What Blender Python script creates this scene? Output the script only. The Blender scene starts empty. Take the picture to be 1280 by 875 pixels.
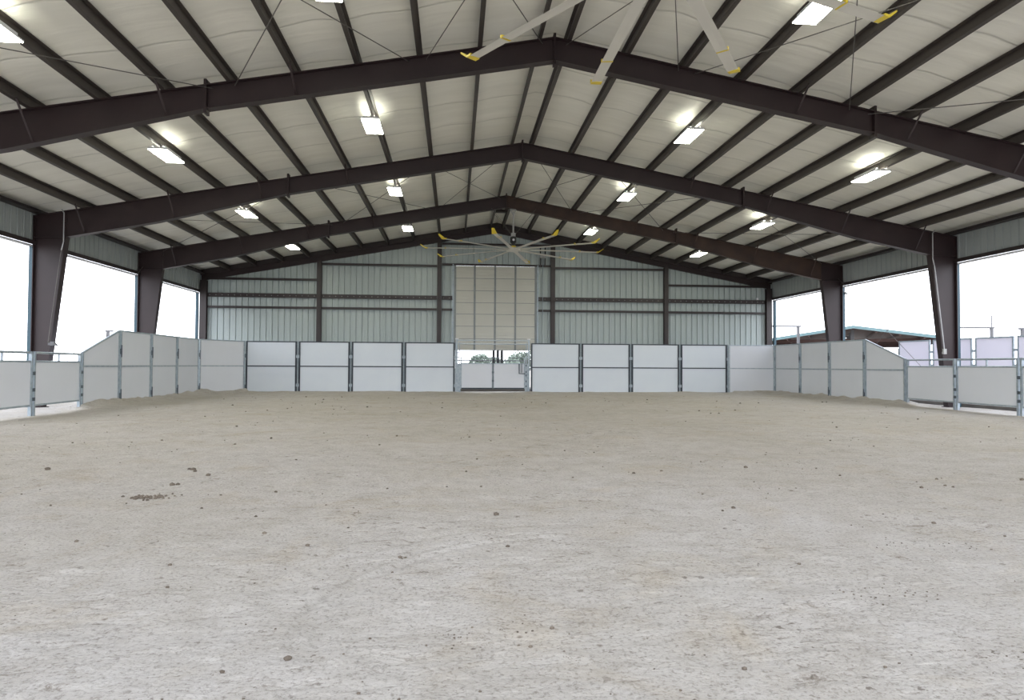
import bpy, bmesh, math, random
from mathutils import Vector, Matrix, noise
random.seed(7)
C = bpy.context.scene.collection
V = Vector
# ------------------------------------------------------------------ measures
W = 16.764                      # half width of the hall
FY = [8.42, 16.25, 24.09, 31.67, 39.07]   # frame lines (the last one is the end wall)
SL = 0.1835                     # roof slope
RT = 9.60                       # rafter top at the ridge
PH = 0.25                       # purlin depth
HB = 5.57                       # top of the side openings
CEIL = RT + PH + 0.02
Y0 = 0.8                       # near end of the roof
def rtop(x): return RT - SL * abs(x)

# ------------------------------------------------------------------ materials
def newmat(name):
    m = bpy.data.materials.new(name); m.use_nodes = True
    nt = m.node_tree; b = nt.nodes['Principled BSDF']
    return m, nt, b
def N(nt, t, **k):
    n = nt.nodes.new(t)
    for a, v in k.items():
        if a in n.inputs.keys() if isinstance(a, str) else False: n.inputs[a].default_value = v
        else: setattr(n, a, v)
    return n
def mat(name, c1, c2=None, rough=.6, metal=0., scale=3., bump=0., bscale=40., stretch=(1, 1, 1), detail=6.):
    m, nt, b = newmat(name)
    c2 = c2 or c1
    tc = N(nt, 'ShaderNodeTexCoord'); mp = N(nt, 'ShaderNodeMapping')
    mp.inputs['Scale'].default_value = stretch
    nt.links.new(tc.outputs['Object'], mp.inputs['Vector'])
    no = N(nt, 'ShaderNodeTexNoise'); no.inputs['Scale'].default_value = scale; no.inputs['Detail'].default_value = detail
    nt.links.new(mp.outputs['Vector'], no.inputs['Vector'])
    r = N(nt, 'ShaderNodeValToRGB')
    r.color_ramp.elements[0].position = .3; r.color_ramp.elements[0].color = (*c1, 1)
    r.color_ramp.elements[1].position = .7; r.color_ramp.elements[1].color = (*c2, 1)
    nt.links.new(no.outputs['Fac'], r.inputs['Fac']); nt.links.new(r.outputs['Color'], b.inputs['Base Color'])
    b.inputs['Roughness'].default_value = rough; b.inputs['Metallic'].default_value = metal
    if bump:
        n2 = N(nt, 'ShaderNodeTexNoise'); n2.inputs['Scale'].default_value = bscale
        nt.links.new(mp.outputs['Vector'], n2.inputs['Vector'])
        bp = N(nt, 'ShaderNodeBump'); bp.inputs['Strength'].default_value = bump; bp.inputs['Distance'].default_value = .02
        nt.links.new(n2.outputs['Fac'], bp.inputs['Height']); nt.links.new(bp.outputs['Normal'], b.inputs['Normal'])
    return m
M = {}
M['steel'] = mat('frame_steel', (.0165, .0080, .0090), (.025, .0122, .0138), .5, .0, 1.3)
M['rust'] = mat('dusty_frame_steel', (.028, .015, .012), (.055, .028, .018), .6, .0, 1.6)
M['purlin'] = mat('purlin_steel', (.036, .029, .026), (.056, .045, .039), .5, .0, 1.0, stretch=(1, .15, 1))
M['girt'] = mat('girt_steel', (.018, .012, .012), (.028, .019, .019), .5, .0, 1.)
M['wallsteel'] = mat('ribbed_wall_steel', (.335, .385, .385), (.365, .415, .41), .42, .0, .5, stretch=(1, 1, .2))
M['sidesteel'] = mat('ribbed_side_steel', (.28, .305, .305), (.30, .325, .325), .45, .0, .5, stretch=(1, 1, .2))
M['jamb'] = mat('backlit_blue_jamb', (.016, .058, .085), (.022, .072, .10), .35, .0, 1.)  # blue of the light from outside put into the trim colour
M['lightmetal'] = mat('pale_metal', (.62, .63, .65), (.7, .7, .72), .4, .0, 2.)
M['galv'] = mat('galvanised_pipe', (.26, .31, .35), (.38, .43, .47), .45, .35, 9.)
M['galvdark'] = mat('shaded_galvanised_pipe', (.018, .026, .038), (.035, .046, .060), .45, .2, 9.)  # darker copy of the pipe colour, with shade put into it
M['knuckle'] = mat('hinge_steel', (.07, .09, .11), (.11, .13, .15), .5, .5, 12.)
M['sheet'] = mat('white_panel_sheet', (.56, .605, .67), (.59, .635, .69), .5, .0, .9, detail=3.)
M['sheetside'] = mat('grey_white_panel_sheet', (.575, .595, .645), (.605, .625, .675), .5, .0, .7, detail=3.)
M['doorskin'] = mat('beige_door_skin', (.46, .455, .41), (.50, .495, .445), .5, .0, .7)
M['doorseam'] = mat('door_stile_steel', (.15, .165, .17), (.20, .215, .22), .45, .2, 3.)
M['black'] = mat('black_metal', (.012, .012, .014), (.02, .02, .022), .5)
M['fanblade'] = mat('fan_blade_aluminium', (.55, .53, .48), (.60, .58, .52), .4, .0, 1.)
M['yellow'] = mat('yellow_plastic', (.62, .47, .03), (.70, .54, .05), .45)
M['grey'] = mat('grey_paint', (.32, .32, .31), (.40, .40, .39), .5)
M['cable'] = mat('brace_rod_steel', (.10, .095, .09), (.14, .13, .12), .5, .4, 4.)
M['conduit'] = mat('conduit_steel', (.33, .33, .34), (.40, .40, .41), .4, .3, 4.)
M['shedroof'] = mat('teal_shed_trim', (.10, .17, .18), (.13, .21, .22), .5)
M['shedunder'] = mat('brown_shed_steel', (.055, .026, .022), (.08, .038, .03), .6)
M['farwhite'] = mat('outside_panel_sheet', (.27, .265, .30), (.30, .295, .325), .5, .0, .7)  # even outside panel colour, overwritten below by the translucent sheet
M['dim'] = mat('dim_grey_paint', (.10, .10, .10), (.14, .14, .14), .6)
M['farpipe'] = mat('weathered_pipe', (.09, .09, .095), (.12, .12, .125), .5)
M['leaf'] = mat('hazed_green_leaves', (.10, .135, .10), (.17, .205, .165), .7, .0, 2.)  # distance haze put into the leaves as a paler grey-green
M['bark'] = mat('brown_bark', (.05, .035, .025), (.08, .06, .04), .8)
M['outground'] = mat('outside_sand', (.24, .22, .19), (.30, .28, .25), .9, .0, .4)
M['concrete'] = mat('concrete_kerb', (.10, .09, .08), (.15, .14, .125), .85, .0, 2.)
M['clod'] = mat('dirt_clod', (.07, .055, .042), (.16, .13, .10), .95, .0, 3.)

def emis(name, col, s):
    m, nt, b = newmat(name)
    b.inputs['Base Color'].default_value = (.8, .8, .8, 1)
    b.inputs['Emission Color'].default_value = (*col, 1); b.inputs['Emission Strength'].default_value = s
    return m
LAMP = 42.
M['lens'] = emis('lamp_lens', (1., 1., .80), LAMP)
M['upslot'] = emis('lamp_top_slot', (1., 1., .84), 40.)

def plastic_sheet():
    m, nt, b = newmat('translucent_plastic_sheet'); L = nt.links.new
    tc = N(nt, 'ShaderNodeTexCoord'); n = N(nt, 'ShaderNodeTexNoise'); n.inputs['Scale'].default_value = .8; L(tc.outputs['Object'], n.inputs['Vector'])
    r = N(nt, 'ShaderNodeValToRGB'); r.color_ramp.elements[0].color = (.78, .76, .84, 1); r.color_ramp.elements[1].color = (.84, .82, .88, 1); L(n.outputs['Fac'], r.inputs['Fac'])
    L(r.outputs['Color'], b.inputs['Base Color']); b.inputs['Roughness'].default_value = .5
    tr = N(nt, 'ShaderNodeBsdfTranslucent'); L(r.outputs['Color'], tr.inputs['Color'])
    mx = N(nt, 'ShaderNodeMixShader'); mx.inputs['Fac'].default_value = .30
    L(b.outputs['BSDF'], mx.inputs[1]); L(tr.outputs['BSDF'], mx.inputs[2]); L(mx.outputs['Shader'], nt.nodes['Material Output'].inputs['Surface'])
    return m
M['farwhite'] = plastic_sheet()
def ceiling_mat():
    m, nt, b = newmat('white_vinyl_insulation'); L = nt.links.new
    tc = N(nt, 'ShaderNodeTexCoord')
    mp = N(nt, 'ShaderNodeMapping'); mp.inputs['Scale'].default_value = (.22, 1.6, .22); L(tc.outputs['Object'], mp.inputs['Vector'])
    n1 = N(nt, 'ShaderNodeTexNoise'); n1.inputs['Scale'].default_value = 1.6; n1.inputs['Detail'].default_value = 6.; n1.inputs['Distortion'].default_value = .4
    L(mp.outputs['Vector'], n1.inputs['Vector'])
    # lap seams of the vinyl rolls, running down the slope
    sep = N(nt, 'ShaderNodeSeparateXYZ'); L(tc.outputs['Object'], sep.inputs['Vector'])
    n3 = N(nt, 'ShaderNodeTexNoise'); n3.inputs['Scale'].default_value = .45; n3.inputs['Detail'].default_value = 2.; L(tc.outputs['Object'], n3.inputs['Vector'])
    ma = N(nt, 'ShaderNodeMath', operation='MULTIPLY_ADD'); ma.inputs[1].default_value = .55; L(n3.outputs['Fac'], ma.inputs[0]); L(sep.outputs['Y'], ma.inputs[2])
    md = N(nt, 'ShaderNodeMath', operation='PINGPONG'); md.inputs[1].default_value = .93; L(ma.outputs[0], md.inputs[0])
    sm = N(nt, 'ShaderNodeMapRange'); sm.inputs['From Min'].default_value = 0.; sm.inputs['From Max'].default_value = .05
    L(md.outputs[0], sm.inputs['Value'])
    r = N(nt, 'ShaderNodeValToRGB')
    r.color_ramp.elements[0].position = .25; r.color_ramp.elements[0].color = (.74, .725, .655, 1)
    r.color_ramp.elements[1].position = .75; r.color_ramp.elements[1].color = (.84, .825, .755, 1)
    L(n1.outputs['Fac'], r.inputs['Fac'])
    mx = N(nt, 'ShaderNodeMix', data_type='RGBA', blend_type='MULTIPLY'); mx.inputs['Factor'].default_value = 1.
    r2 = N(nt, 'ShaderNodeValToRGB'); r2.color_ramp.elements[0].color = (.80, .80, .80, 1); r2.color_ramp.elements[1].color = (1, 1, 1, 1)
    L(sm.outputs['Result'], r2.inputs['Fac']); L(r.outputs['Color'], mx.inputs['A']); L(r2.outputs['Color'], mx.inputs['B'])
    L(mx.outputs['Result'], b.inputs['Base Color'])
    ad = N(nt, 'ShaderNodeMath', operation='MULTIPLY_ADD'); ad.inputs[1].default_value = .6
    L(sm.outputs['Result'], ad.inputs[0]); L(n1.outputs['Fac'], ad.inputs[2])
    bp = N(nt, 'ShaderNodeBump'); bp.inputs['Strength'].default_value = .55; bp.inputs['Distance'].default_value = .06
    L(ad.outputs[0], bp.inputs['Height']); L(bp.outputs['Normal'], b.inputs['Normal'])
    b.inputs['Roughness'].default_value = .55
    return m
M['ceiling'] = ceiling_mat()

def floor_mat():
    m, nt, b = newmat('arena_dirt'); L = nt.links.new
    tc = N(nt, 'ShaderNodeTexCoord')
    def noise_(sc, det=8., rough=.6, dist=0., vec=None):
        n = N(nt, 'ShaderNodeTexNoise'); n.inputs['Scale'].default_value = sc; n.inputs['Detail'].default_value = det
        n.inputs['Roughness'].default_value = rough; n.inputs['Distortion'].default_value = dist
        L(vec or tc.outputs['Object'], n.inputs['Vector']); return n
    def ramp(src, p0, c0, p1, c1):
        r = N(nt, 'ShaderNodeValToRGB'); e = r.color_ramp.elements
        e[0].position = p0; e[0].color = (*c0, 1); e[1].position = p1; e[1].color = (*c1, 1)
        L(src, r.inputs['Fac']); return r
    def mul(a, b_, f=1.):
        x = N(nt, 'ShaderNodeMix', data_type='RGBA', blend_type='MULTIPLY'); x.inputs['Factor'].default_value = f
        L(a, x.inputs['A']); L(b_, x.inputs['B']); return x.outputs['Result']
    big = noise_(.22, 5.)
    base = ramp(big.outputs['Fac'], .35, (.500, .466, .418), .68, (.556, .528, .500))
    med = noise_(2.3, 10., .7, .3); r1 = ramp(med.outputs['Fac'], .34, (.86, .845, .82), .60, (1, 1, 1))
    fine = noise_(38., 5., .75); r2 = ramp(fine.outputs['Fac'], .34, (.60, .58, .56), .50, (1.02, 1.02, 1.02))
    # dark crumbs where broken dirt lies in drifts
    mask = noise_(.55, 6., .6, .6); rm = ramp(mask.outputs['Fac'], .44, (0, 0, 0), .60, (1, 1, 1))
    mpz = N(nt, 'ShaderNodeMapping'); mpz.inputs['Scale'].default_value = (.8, 1.6, 1.); mpz.inputs['Rotation'].default_value = (0, 0, .35); L(tc.outputs['Object'], mpz.inputs['Vector'])
    crumb = noise_(7.5, 9., .78, .7, mpz.outputs['Vector']); rc = ramp(crumb.outputs['Fac'], .37, (.46, .42, .38), .45, (1, 1, 1))
    c = mul(base.outputs['Color'], r1.outputs['Color'])
    c = mul(c, r2.outputs['Color'])
    x = N(nt, 'ShaderNodeMix', data_type='RGBA', blend_type='MULTIPLY')
    L(rm.outputs['Color'], x.inputs['Factor']); L(c, x.inputs['A']); L(rc.outputs['Color'], x.inputs['B'])
    tan_ = noise_(.85, 7., .62, .8); rt = ramp(tan_.outputs['Fac'], .52, (1, 1, 1), .70, (.955, .915, .845))
    x2 = N(nt, 'ShaderNodeMix', data_type='RGBA', blend_type='MULTIPLY'); x2.inputs['Factor'].default_value = 1.; L(x.outputs['Result'], x2.inputs['A']); L(rt.outputs['Color'], x2.inputs['B']); x = x2
    vo = N(nt, 'ShaderNodeTexVoronoi'); vo.inputs['Scale'].default_value = 2.1; L(tc.outputs['Object'], vo.inputs['Vector'])
    rv = ramp(vo.outputs['Distance'], .018, (.5, .46, .42), .05, (1, 1, 1))
    c2 = mul(x.outputs['Result'], rv.outputs['Color'], .9)
    for sc_, th, sz, st in ((9., .30, .20, (1., 1., 1.)), (17., .34, .26, (.7, 1.2, 1.)), (31., .30, .30, (.8, 1.1, 1.))):
        mpv = N(nt, 'ShaderNodeMapping'); mpv.inputs['Scale'].default_value = st; L(tc.outputs['Object'], mpv.inputs['Vector'])
        wob = N(nt, 'ShaderNodeTexNoise'); wob.inputs['Scale'].default_value = sc_*1.6; wob.inputs['Detail'].default_value = 3.; L(mpv.outputs['Vector'], wob.inputs['Vector'])
        vm = N(nt, 'ShaderNodeMix', data_type='RGBA', blend_type='LINEAR_LIGHT'); vm.inputs['Factor'].default_value = .07
        L(mpv.outputs['Vector'], vm.inputs['A']); L(wob.outputs['Color'], vm.inputs['B'])
        v2 = N(nt, 'ShaderNodeTexVoronoi'); v2.inputs['Scale'].default_value = sc_; L(vm.outputs['Result'], v2.inputs['Vector'])
        sx = N(nt, 'ShaderNodeSeparateColor'); L(v2.outputs['Color'], sx.inputs['Color'])
        rnd_ = N(nt, 'ShaderNodeMapRange'); rnd_.inputs['From Min'].default_value = 1-th; rnd_.inputs['From Max'].default_value = 1.; rnd_.inputs['To Max'].default_value = sz
        L(sx.outputs['Red'], rnd_.inputs['Value'])
        df = N(nt, 'ShaderNodeMath', operation='SUBTRACT'); L(v2.outputs['Distance'], df.inputs[0]); L(rnd_.outputs['Result'], df.inputs[1])
        rf = ramp(df.outputs[0], .0, (.40, .37, .34), .05, (1, 1, 1))
        xm = N(nt, 'ShaderNodeMix', data_type='RGBA', blend_type='MULTIPLY'); xf = N(nt, 'ShaderNodeMapRange')
        fm = noise_(.9 + sc_*.05, 5., .6, .5); xf.inputs['From Min'].default_value = .40; xf.inputs['From Max'].default_value = .64; xf.inputs['To Min'].default_value = .15; xf.inputs['To Max'].default_value = 1.; L(fm.outputs['Fac'], xf.inputs['Value'])
        L(xf.outputs['Result'], xm.inputs['Factor']); L(c2, xm.inputs['A']); L(rf.outputs['Color'], xm.inputs['B']); c2 = xm.outputs['Result']
    L(c2, b.inputs['Base Color']); b.inputs['Roughness'].default_value = .95
    b.inputs['Specular IOR Level'].default_value = .15
    h1 = N(nt, 'ShaderNodeMath', operation='MULTIPLY_ADD'); h1.inputs[1].default_value = .35; L(fine.outputs['Fac'], h1.inputs[0]); L(crumb.outputs['Fac'], h1.inputs[2])
    h2 = N(nt, 'ShaderNodeMath', operation='MULTIPLY_ADD'); h2.inputs[1].default_value = 1.2; L(med.outputs['Fac'], h2.inputs[0]); L(h1.outputs[0], h2.inputs[2])
    bp = N(nt, 'ShaderNodeBump'); bp.inputs['Strength'].default_value = .85; bp.inputs['Distance'].default_value = .05
    L(h2.outputs[0], bp.inputs['Height']); L(bp.outputs['Normal'], b.inputs['Normal'])
    return m
M['floor'] = floor_mat()

# ------------------------------------------------------------------ mesh builder
class MB:
    def __init__(s): s.v = []; s.f = []
    def quadbox(s, p):                      # eight corners, bottom ring then top ring
        n = len(s.v); s.v += [tuple(q) for q in p]
        s.f += [(n+3, n+2, n+1, n), (n+4, n+5, n+6, n+7)] + [(n+i, n+(i+1) % 4, n+4+(i+1) % 4, n+4+i) for i in range(4)]
        return s
    def box(s, x0, x1, y0, y1, z0, z1):
        return s.quadbox([(x0, y0, z0), (x1, y0, z0), (x1, y1, z0), (x0, y1, z0), (x0, y0, z1), (x1, y0, z1), (x1, y1, z1), (x0, y1, z1)])
    def bar(s, a, b, w, h, up=(0, 0, 1)):
        a, b, up = V(a), V(b), V(up); d = (b-a).normalized(); r = d.cross(up)
        if r.length < 1e-4: r = d.cross(V((0, 1, 0)))
        r.normalize(); u = r.cross(d)
        r *= w/2; u *= h/2
        return s.quadbox([a-r-u, a+r-u, b+r-u, b-r-u, a-r+u, a+r+u, b+r+u, b-r+u])
    def tube(s, pts, r, k=8, caps=True):
        pts = [V(p) for p in pts]; n0 = len(s.v); rr = r if isinstance(r, (list, tuple)) else [r]*len(pts)
        ref = None
        for i, p in enumerate(pts):
            d = (pts[min(i+1, len(pts)-1)] - pts[max(i-1, 0)]).normalized()
            if ref is None: ref = d.orthogonal().normalized()
            u = (ref - d*ref.dot(d)).normalized(); ref = u; w = d.cross(u)
            for j in range(k):
                t = 2*math.pi*j/k; s.v.append(tuple(p + (u*math.cos(t) + w*math.sin(t))*rr[i]))
        for i in range(len(pts)-1):
            for j in range(k):
                a = n0+i*k; s.f.append((a+j, a+(j+1) % k, a+k+(j+1) % k, a+k+j))
        if caps:
            s.f.append(tuple(range(n0+k-1, n0-1, -1))); e = n0+(len(pts)-1)*k; s.f.append(tuple(range(e, e+k)))
        return s
    def prism(s, poly, y0, y1, ax='y'):     # polygon in (x, z) swept along y
        n = len(poly); o = len(s.v)
        for yy in (y0, y1):
            for a, b in poly: s.v.append((a, yy, b) if ax == 'y' else ((yy, a, b) if ax == 'x' else (a, b, yy)))
        s.f.append(tuple(range(o, o+n))); s.f.append(tuple(range(o+2*n-1, o+n-1, -1)))
        for i in range(n): s.f.append((o+i, o+n+i, o+n+(i+1) % n, o+(i+1) % n))
        return s
    def build(s, name, m, parent=None, smooth=False):
        me = bpy.data.meshes.new(name); me.from_pydata(s.v, [], s.f); me.validate()
        bm = bmesh.new(); bm.from_mesh(me); bmesh.ops.recalc_face_normals(bm, faces=bm.faces); bm.to_mesh(me); bm.free()
        if smooth:
            for p in me.polygons: p.use_smooth = True
        me.materials.append(m if not isinstance(m, str) else M[m])
        o = bpy.data.objects.new(name, me); C.objects.link(o)
        if parent: o.parent = parent
        return o
def thing(name, label, cat, loc=(0, 0, 0), rz=0., group=None):
    o = bpy.data.objects.new(name, None); C.objects.link(o); o.empty_display_size = .3
    o.location = loc; o.rotation_euler = (0, 0, rz); o['label'] = label; o['category'] = cat
    if group: o['group'] = group
    return o
def tag(o, label, cat, group=None, kind=None):
    o['label'] = label; o['category'] = cat
    if group: o['group'] = group
    if kind: o['kind'] = kind
    return o
def struct(o, label=None, cat=None):
    o['kind'] = 'structure'
    if label: o['label'] = label
    if cat: o['category'] = cat
    return o
def dup(root, loc, rz=0., label=None):
    r = root.copy(); C.objects.link(r); r.location = loc; r.rotation_euler = (0, 0, rz)
    if label: r['label'] = label
    for ch in list(root.children):
        c = ch.copy(); C.objects.link(c); c.parent = r
        for g in list(ch.children):
            d = g.copy(); C.objects.link(d); d.parent = c
    return r

# ------------------------------------------------------------------ fence line (plan)
FL = [(-14.5, 17.65), (-14.62, 20.54), (-14.8, 23.40), (-14.9, 26.17), (-15.0, 28.99), (-15.1, 31.83), (-15.16, 34.62), (-13.65, 37.1)]
FBL = [(-13.65, 37.1), (-10.87, 37.1), (-8.05, 37.1), (-5.19, 37.1), (-2.35, 37.1)]
FBR = [(1.78, 37.1), (4.65, 37.1), (7.51, 37.1), (10.36, 37.1), (13.17, 37.1)]
FR = [(13.17, 37.1), (15.85, 36.8), (15.8, 33.9), (15.75, 31.05), (15.7, 28.17), (15.65, 25.39), (15.6, 22.65), (15.5, 19.80), (15.42, 16.95)]
FENCE = FL + FBL[1:] + FBR + FR[1:]

# ------------------------------------------------------------------ floor
def seg_dist(px, py, a, b):
    ax, ay = a; bx, by = b; dx, dy = bx-ax, by-ay
    t = max(0., min(1., ((px-ax)*dx+(py-ay)*dy)/(dx*dx+dy*dy)))
    return math.hypot(px-ax-dx*t, py-ay-dy*t)
HI = FL[2:] + FBL[1:]; HI2 = FBR + FR[1:6]
def floor_z(x, y):
    z = .030*(noise.noise(V((x*.35, y*.35, 0)))) + .014*noise.noise(V((x*1.3, y*1.3, 3.)))
    if y < 22: z += .010*noise.noise(V((x*4.2, y*4.2, 7.))) + .006*noise.noise(V((x*9., y*9., 1.)))
    # curved wheel ruts
    for cx_, cy_, r_, wd in ((-1.37, 4.03, 1.79, .05), (-1.37, 4.03, 1.93, .035), (-1.37, 4.03, 2.25, .06)):
        dx, dy = x-cx_, y-cy_
        if -3.6 < x < -.9 and dy > -.4:
            d = abs(math.hypot(dx, dy) - r_); fade = min(1., max(0., (-x-.9)/.9))
            if d < wd: z -= fade*.010*math.cos(d/wd*math.pi/2)
            elif d < wd*2.2: z += fade*.005*math.sin((d-wd)/(wd*1.2)*math.pi)
    # banked dirt along the tall fence
    d = 9.
    for P in (HI, HI2):
        for a, b in zip(P[:-1], P[1:]): d = min(d, seg_dist(x, y, a, b))
    side = 1. if abs(x) > 13.5 else .30
    if d < 1.1 and y > 23.2:
        k = max(0., 1-d/1.1)
        z += side*k*k*(.13 + .16*max(0, noise.noise(V((x*.9, y*.9, 11.)))+.15)) + side*.05*k*noise.noise(V((x*3., y*3., 4.)))
    if x < -14.2 and y < 23.5: z -= .03
    return z
def build_floor():
    xs = []; x = -17.4
    while x < 17.4:
        xs.append(x); x += .04 if -3.7 < x < -.8 else .11
    xs.append(17.4)
    ys = []; y = -3.0
    while y < 39.1:
        ys.append(y); y += .04 if 3.4 < y < 6.4 else .07 if 2 < y < 9 else (.11 if y < 16 else .17)
    ys.append(39.1)
    mb = MB(); nx = len(xs)
    for y in ys:
        for x in xs: mb.v.append((x, y, floor_z(x, y)))
    for j in range(len(ys)-1):
        for i in range(nx-1):
            a = j*nx+i; mb.f.append((a, a+1, a+nx+1, a+nx))
    o = mb.build('floor', 'floor', None, True); struct(o, 'pale tan dirt floor of the riding arena', 'floor')
build_floor()
g = MB(); g.v += [(-260, -120, -.09), (260, -120, -.09), (260, 320, -.09), (-260, 320, -.09)]; g.f.append((0, 1, 2, 3))
struct(g.build('ground', 'outground'), 'pale sandy ground outside the arena', 'ground')
M['apron'] = mat('shade_dark_ground', (.035, .03, .024), (.055, .046, .037), .95, .0, 1.2)  # shade below the gate put into this ground's dark colour
struct(MB().box(-8, 8, 39.3, 47.5, -.12, -.05).build('apron', 'apron'), 'ground outside the raised door, coloured dark for shade', 'ground')

# ------------------------------------------------------------------ ceiling (vinyl-faced insulation over the purlins)
PX = [.33 + 1.48*k for k in range(11)]
def build_ceiling():
    mb = MB(); rows = []
    xs = []
    lines = [-W-.1] + [-p for p in reversed(PX)] + PX + [W+.1]
    for a, b in zip(lines[:-1], lines[1:]):
        for k in range(6):
            t = k/6; xs.append((a+(b-a)*t, 0. if abs(a+b) < .01 else math.sin(math.pi*t)))
    xs.append((lines[-1], 0)); xs.sort()
    ys = [Y0 + i*.23 for i in range(int((FY[4]-Y0)/.23)+1)] + [FY[4]+.05]
    for y in ys:
        for x, s in xs:
            seam = abs(((y + .15*noise.noise(V((x*.3, y*.1, 2.)))) % 1.86)-.93)/.93
            sag = s*(.045*seam**.5 - .03 + .022*noise.noise(V((x*.5, y*1.7, 5.))))
            mb.v.append((x, y, CEIL - SL*abs(x) + .05 - sag*.9 - (.05 if s < .01 else .05*(1-s))))
    n = len(xs)
    for j in range(len(ys)-1):
        for i in range(n-1):
            a = j*n+i; mb.f.append((a, a+n, a+n+1, a+1))
    struct(mb.build('ceiling', 'ceiling', None, True), 'white quilted insulation lining the gabled roof', 'ceiling')
    # outer roof skin keeps the sky out
    r = MB()
    for s in (-1, 1):
        x1 = s*(W+.35); r.quadbox([(0, Y0, CEIL+.10), (x1, Y0, CEIL+.10-SL*(W+.35)), (x1, FY[4]+.3, CEIL+.10-SL*(W+.35)), (0, FY[4]+.3, CEIL+.10),
                                   (0, Y0, CEIL+.14), (x1, Y0, CEIL+.14-SL*(W+.35)), (x1, FY[4]+.3, CEIL+.14-SL*(W+.35)), (0, FY[4]+.3, CEIL+.14)])
    struct(r.build('roof_sheeting', 'sidesteel'), 'metal roof sheeting above the insulation', 'roof')
build_ceiling()

# ------------------------------------------------------------------ ribbed walls
PITCH = .336
def rib_profile(u0, u1):
    out = []; k = math.floor(u0/PITCH)
    prof = [(0, .055), (.030, .055), (.042, 0), (.130, 0), (.140, .007), (.150, .007), (.160, 0), (.212, 0), (.222, .007), (.232, .007), (.242, 0), (.300, 0), (.312, .055)]
    while k*PITCH < u1 + PITCH:
        for a, h in prof:
            u = k*PITCH + a
            if u0 <= u <= u1: out.append((u, h))
        k += 1
    return [(u0, 0)] + out + [(u1, 0)]
def ribbed(mb, u0, u1, zlo, zhi, axis, base, sgn, deep=1.):
    P = [(u, h*deep) for u, h in rib_profile(u0, u1)]; o = len(mb.v)
    for u, h in P:
        for z in (zlo(u), zhi(u)):
            mb.v.append((u, base+sgn*h, z) if axis == 'x' else (base+sgn*h, u, z))
    for i in range(len(P)-1):
        a = o+2*i; mb.f.append((a, a+2, a+3, a+1))
YB = FY[4] + .02
top = lambda x: CEIL + .06 - SL*abs(x)
mb = MB()
ribbed(mb, -W-.04, -2.38, lambda u: -.05, top, 'x', YB, 1)
ribbed(mb, -2.38, 2.28, lambda u: 7.33, top, 'x', YB, 1)
ribbed(mb, 2.28, W+.04, lambda u: -.05, top, 'x', YB, 1)
struct(mb.build('wall_back', 'wallsteel'), 'pale grey ribbed metal end wall', 'wall')
for s, nm in ((-1, 'left'), (1, 'right')):
    mb = MB(); zt = CEIL - SL*W
    ribbed(mb, Y0, FY[4]+.10, lambda u: HB, lambda u: zt, 'y', s*W, s, .5)
    struct(mb.build('wall_'+nm, 'sidesteel'), 'grey ribbed metal strip above the %s side openings' % nm, 'wall')
    t = MB().box(*(sorted((s*(W-.10), s*(W-.005)))), Y0, FY[4]-.1, HB-.03, HB+.10)
    struct(t.build('trim_%d' % (1 if s < 0 else 2), 'girt'), 'dark header channel along the top of the %s openings' % nm, 'trim')
    t = MB().box(*(sorted((s*(W+.002), s*(W+.13)))), Y0, FY[4]-.1, HB-.10, HB-.035)
    struct(t.build('trim_%d' % (3 if s < 0 else 4), 'lightmetal'), 'pale drip edge under the %s wall panels' % nm, 'trim')
    e = MB(); x = s*(W-.12); zt = rtop(W)+PH
    e.box(min(x, x+s*.02), max(x, x+s*.02), Y0, FY[4]-.02, zt-.15, zt-.005)
    e.box(min(x, x+s*.10), max(x, x+s*.10), Y0, FY[4]-.02, zt-.17, zt-.15)
    e.box(min(x-s*.20, x), max(x-s*.20, x), Y0, FY[4]-.02, zt-.17, zt-.15)
    tag(e.build('eave_strut', 'girt'), 'dark eave beam running along the top of the %s side wall' % nm, 'beam', 'eave struts')

for s in (-1, 1):
    a = MB(); xe = s*(W-.02); a.quadbox([(0, YB-.10, RT+.005), (xe, YB-.10, rtop(W)+.005), (xe, YB-.04, rtop(W)+.005), (0, YB-.04, RT+.005), (0, YB-.10, RT+PH+.03), (xe, YB-.10, rtop(W)+PH+.03), (xe, YB-.04, rtop(W)+PH+.03), (0, YB-.04, RT+PH+.03)])
    struct(a.build('trim_%d' % (5 if s < 0 else 6), 'girt'), 'dark closure strip along the top of the end wall, %s half' % ('left' if s < 0 else 'right'), 'trim')
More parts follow.
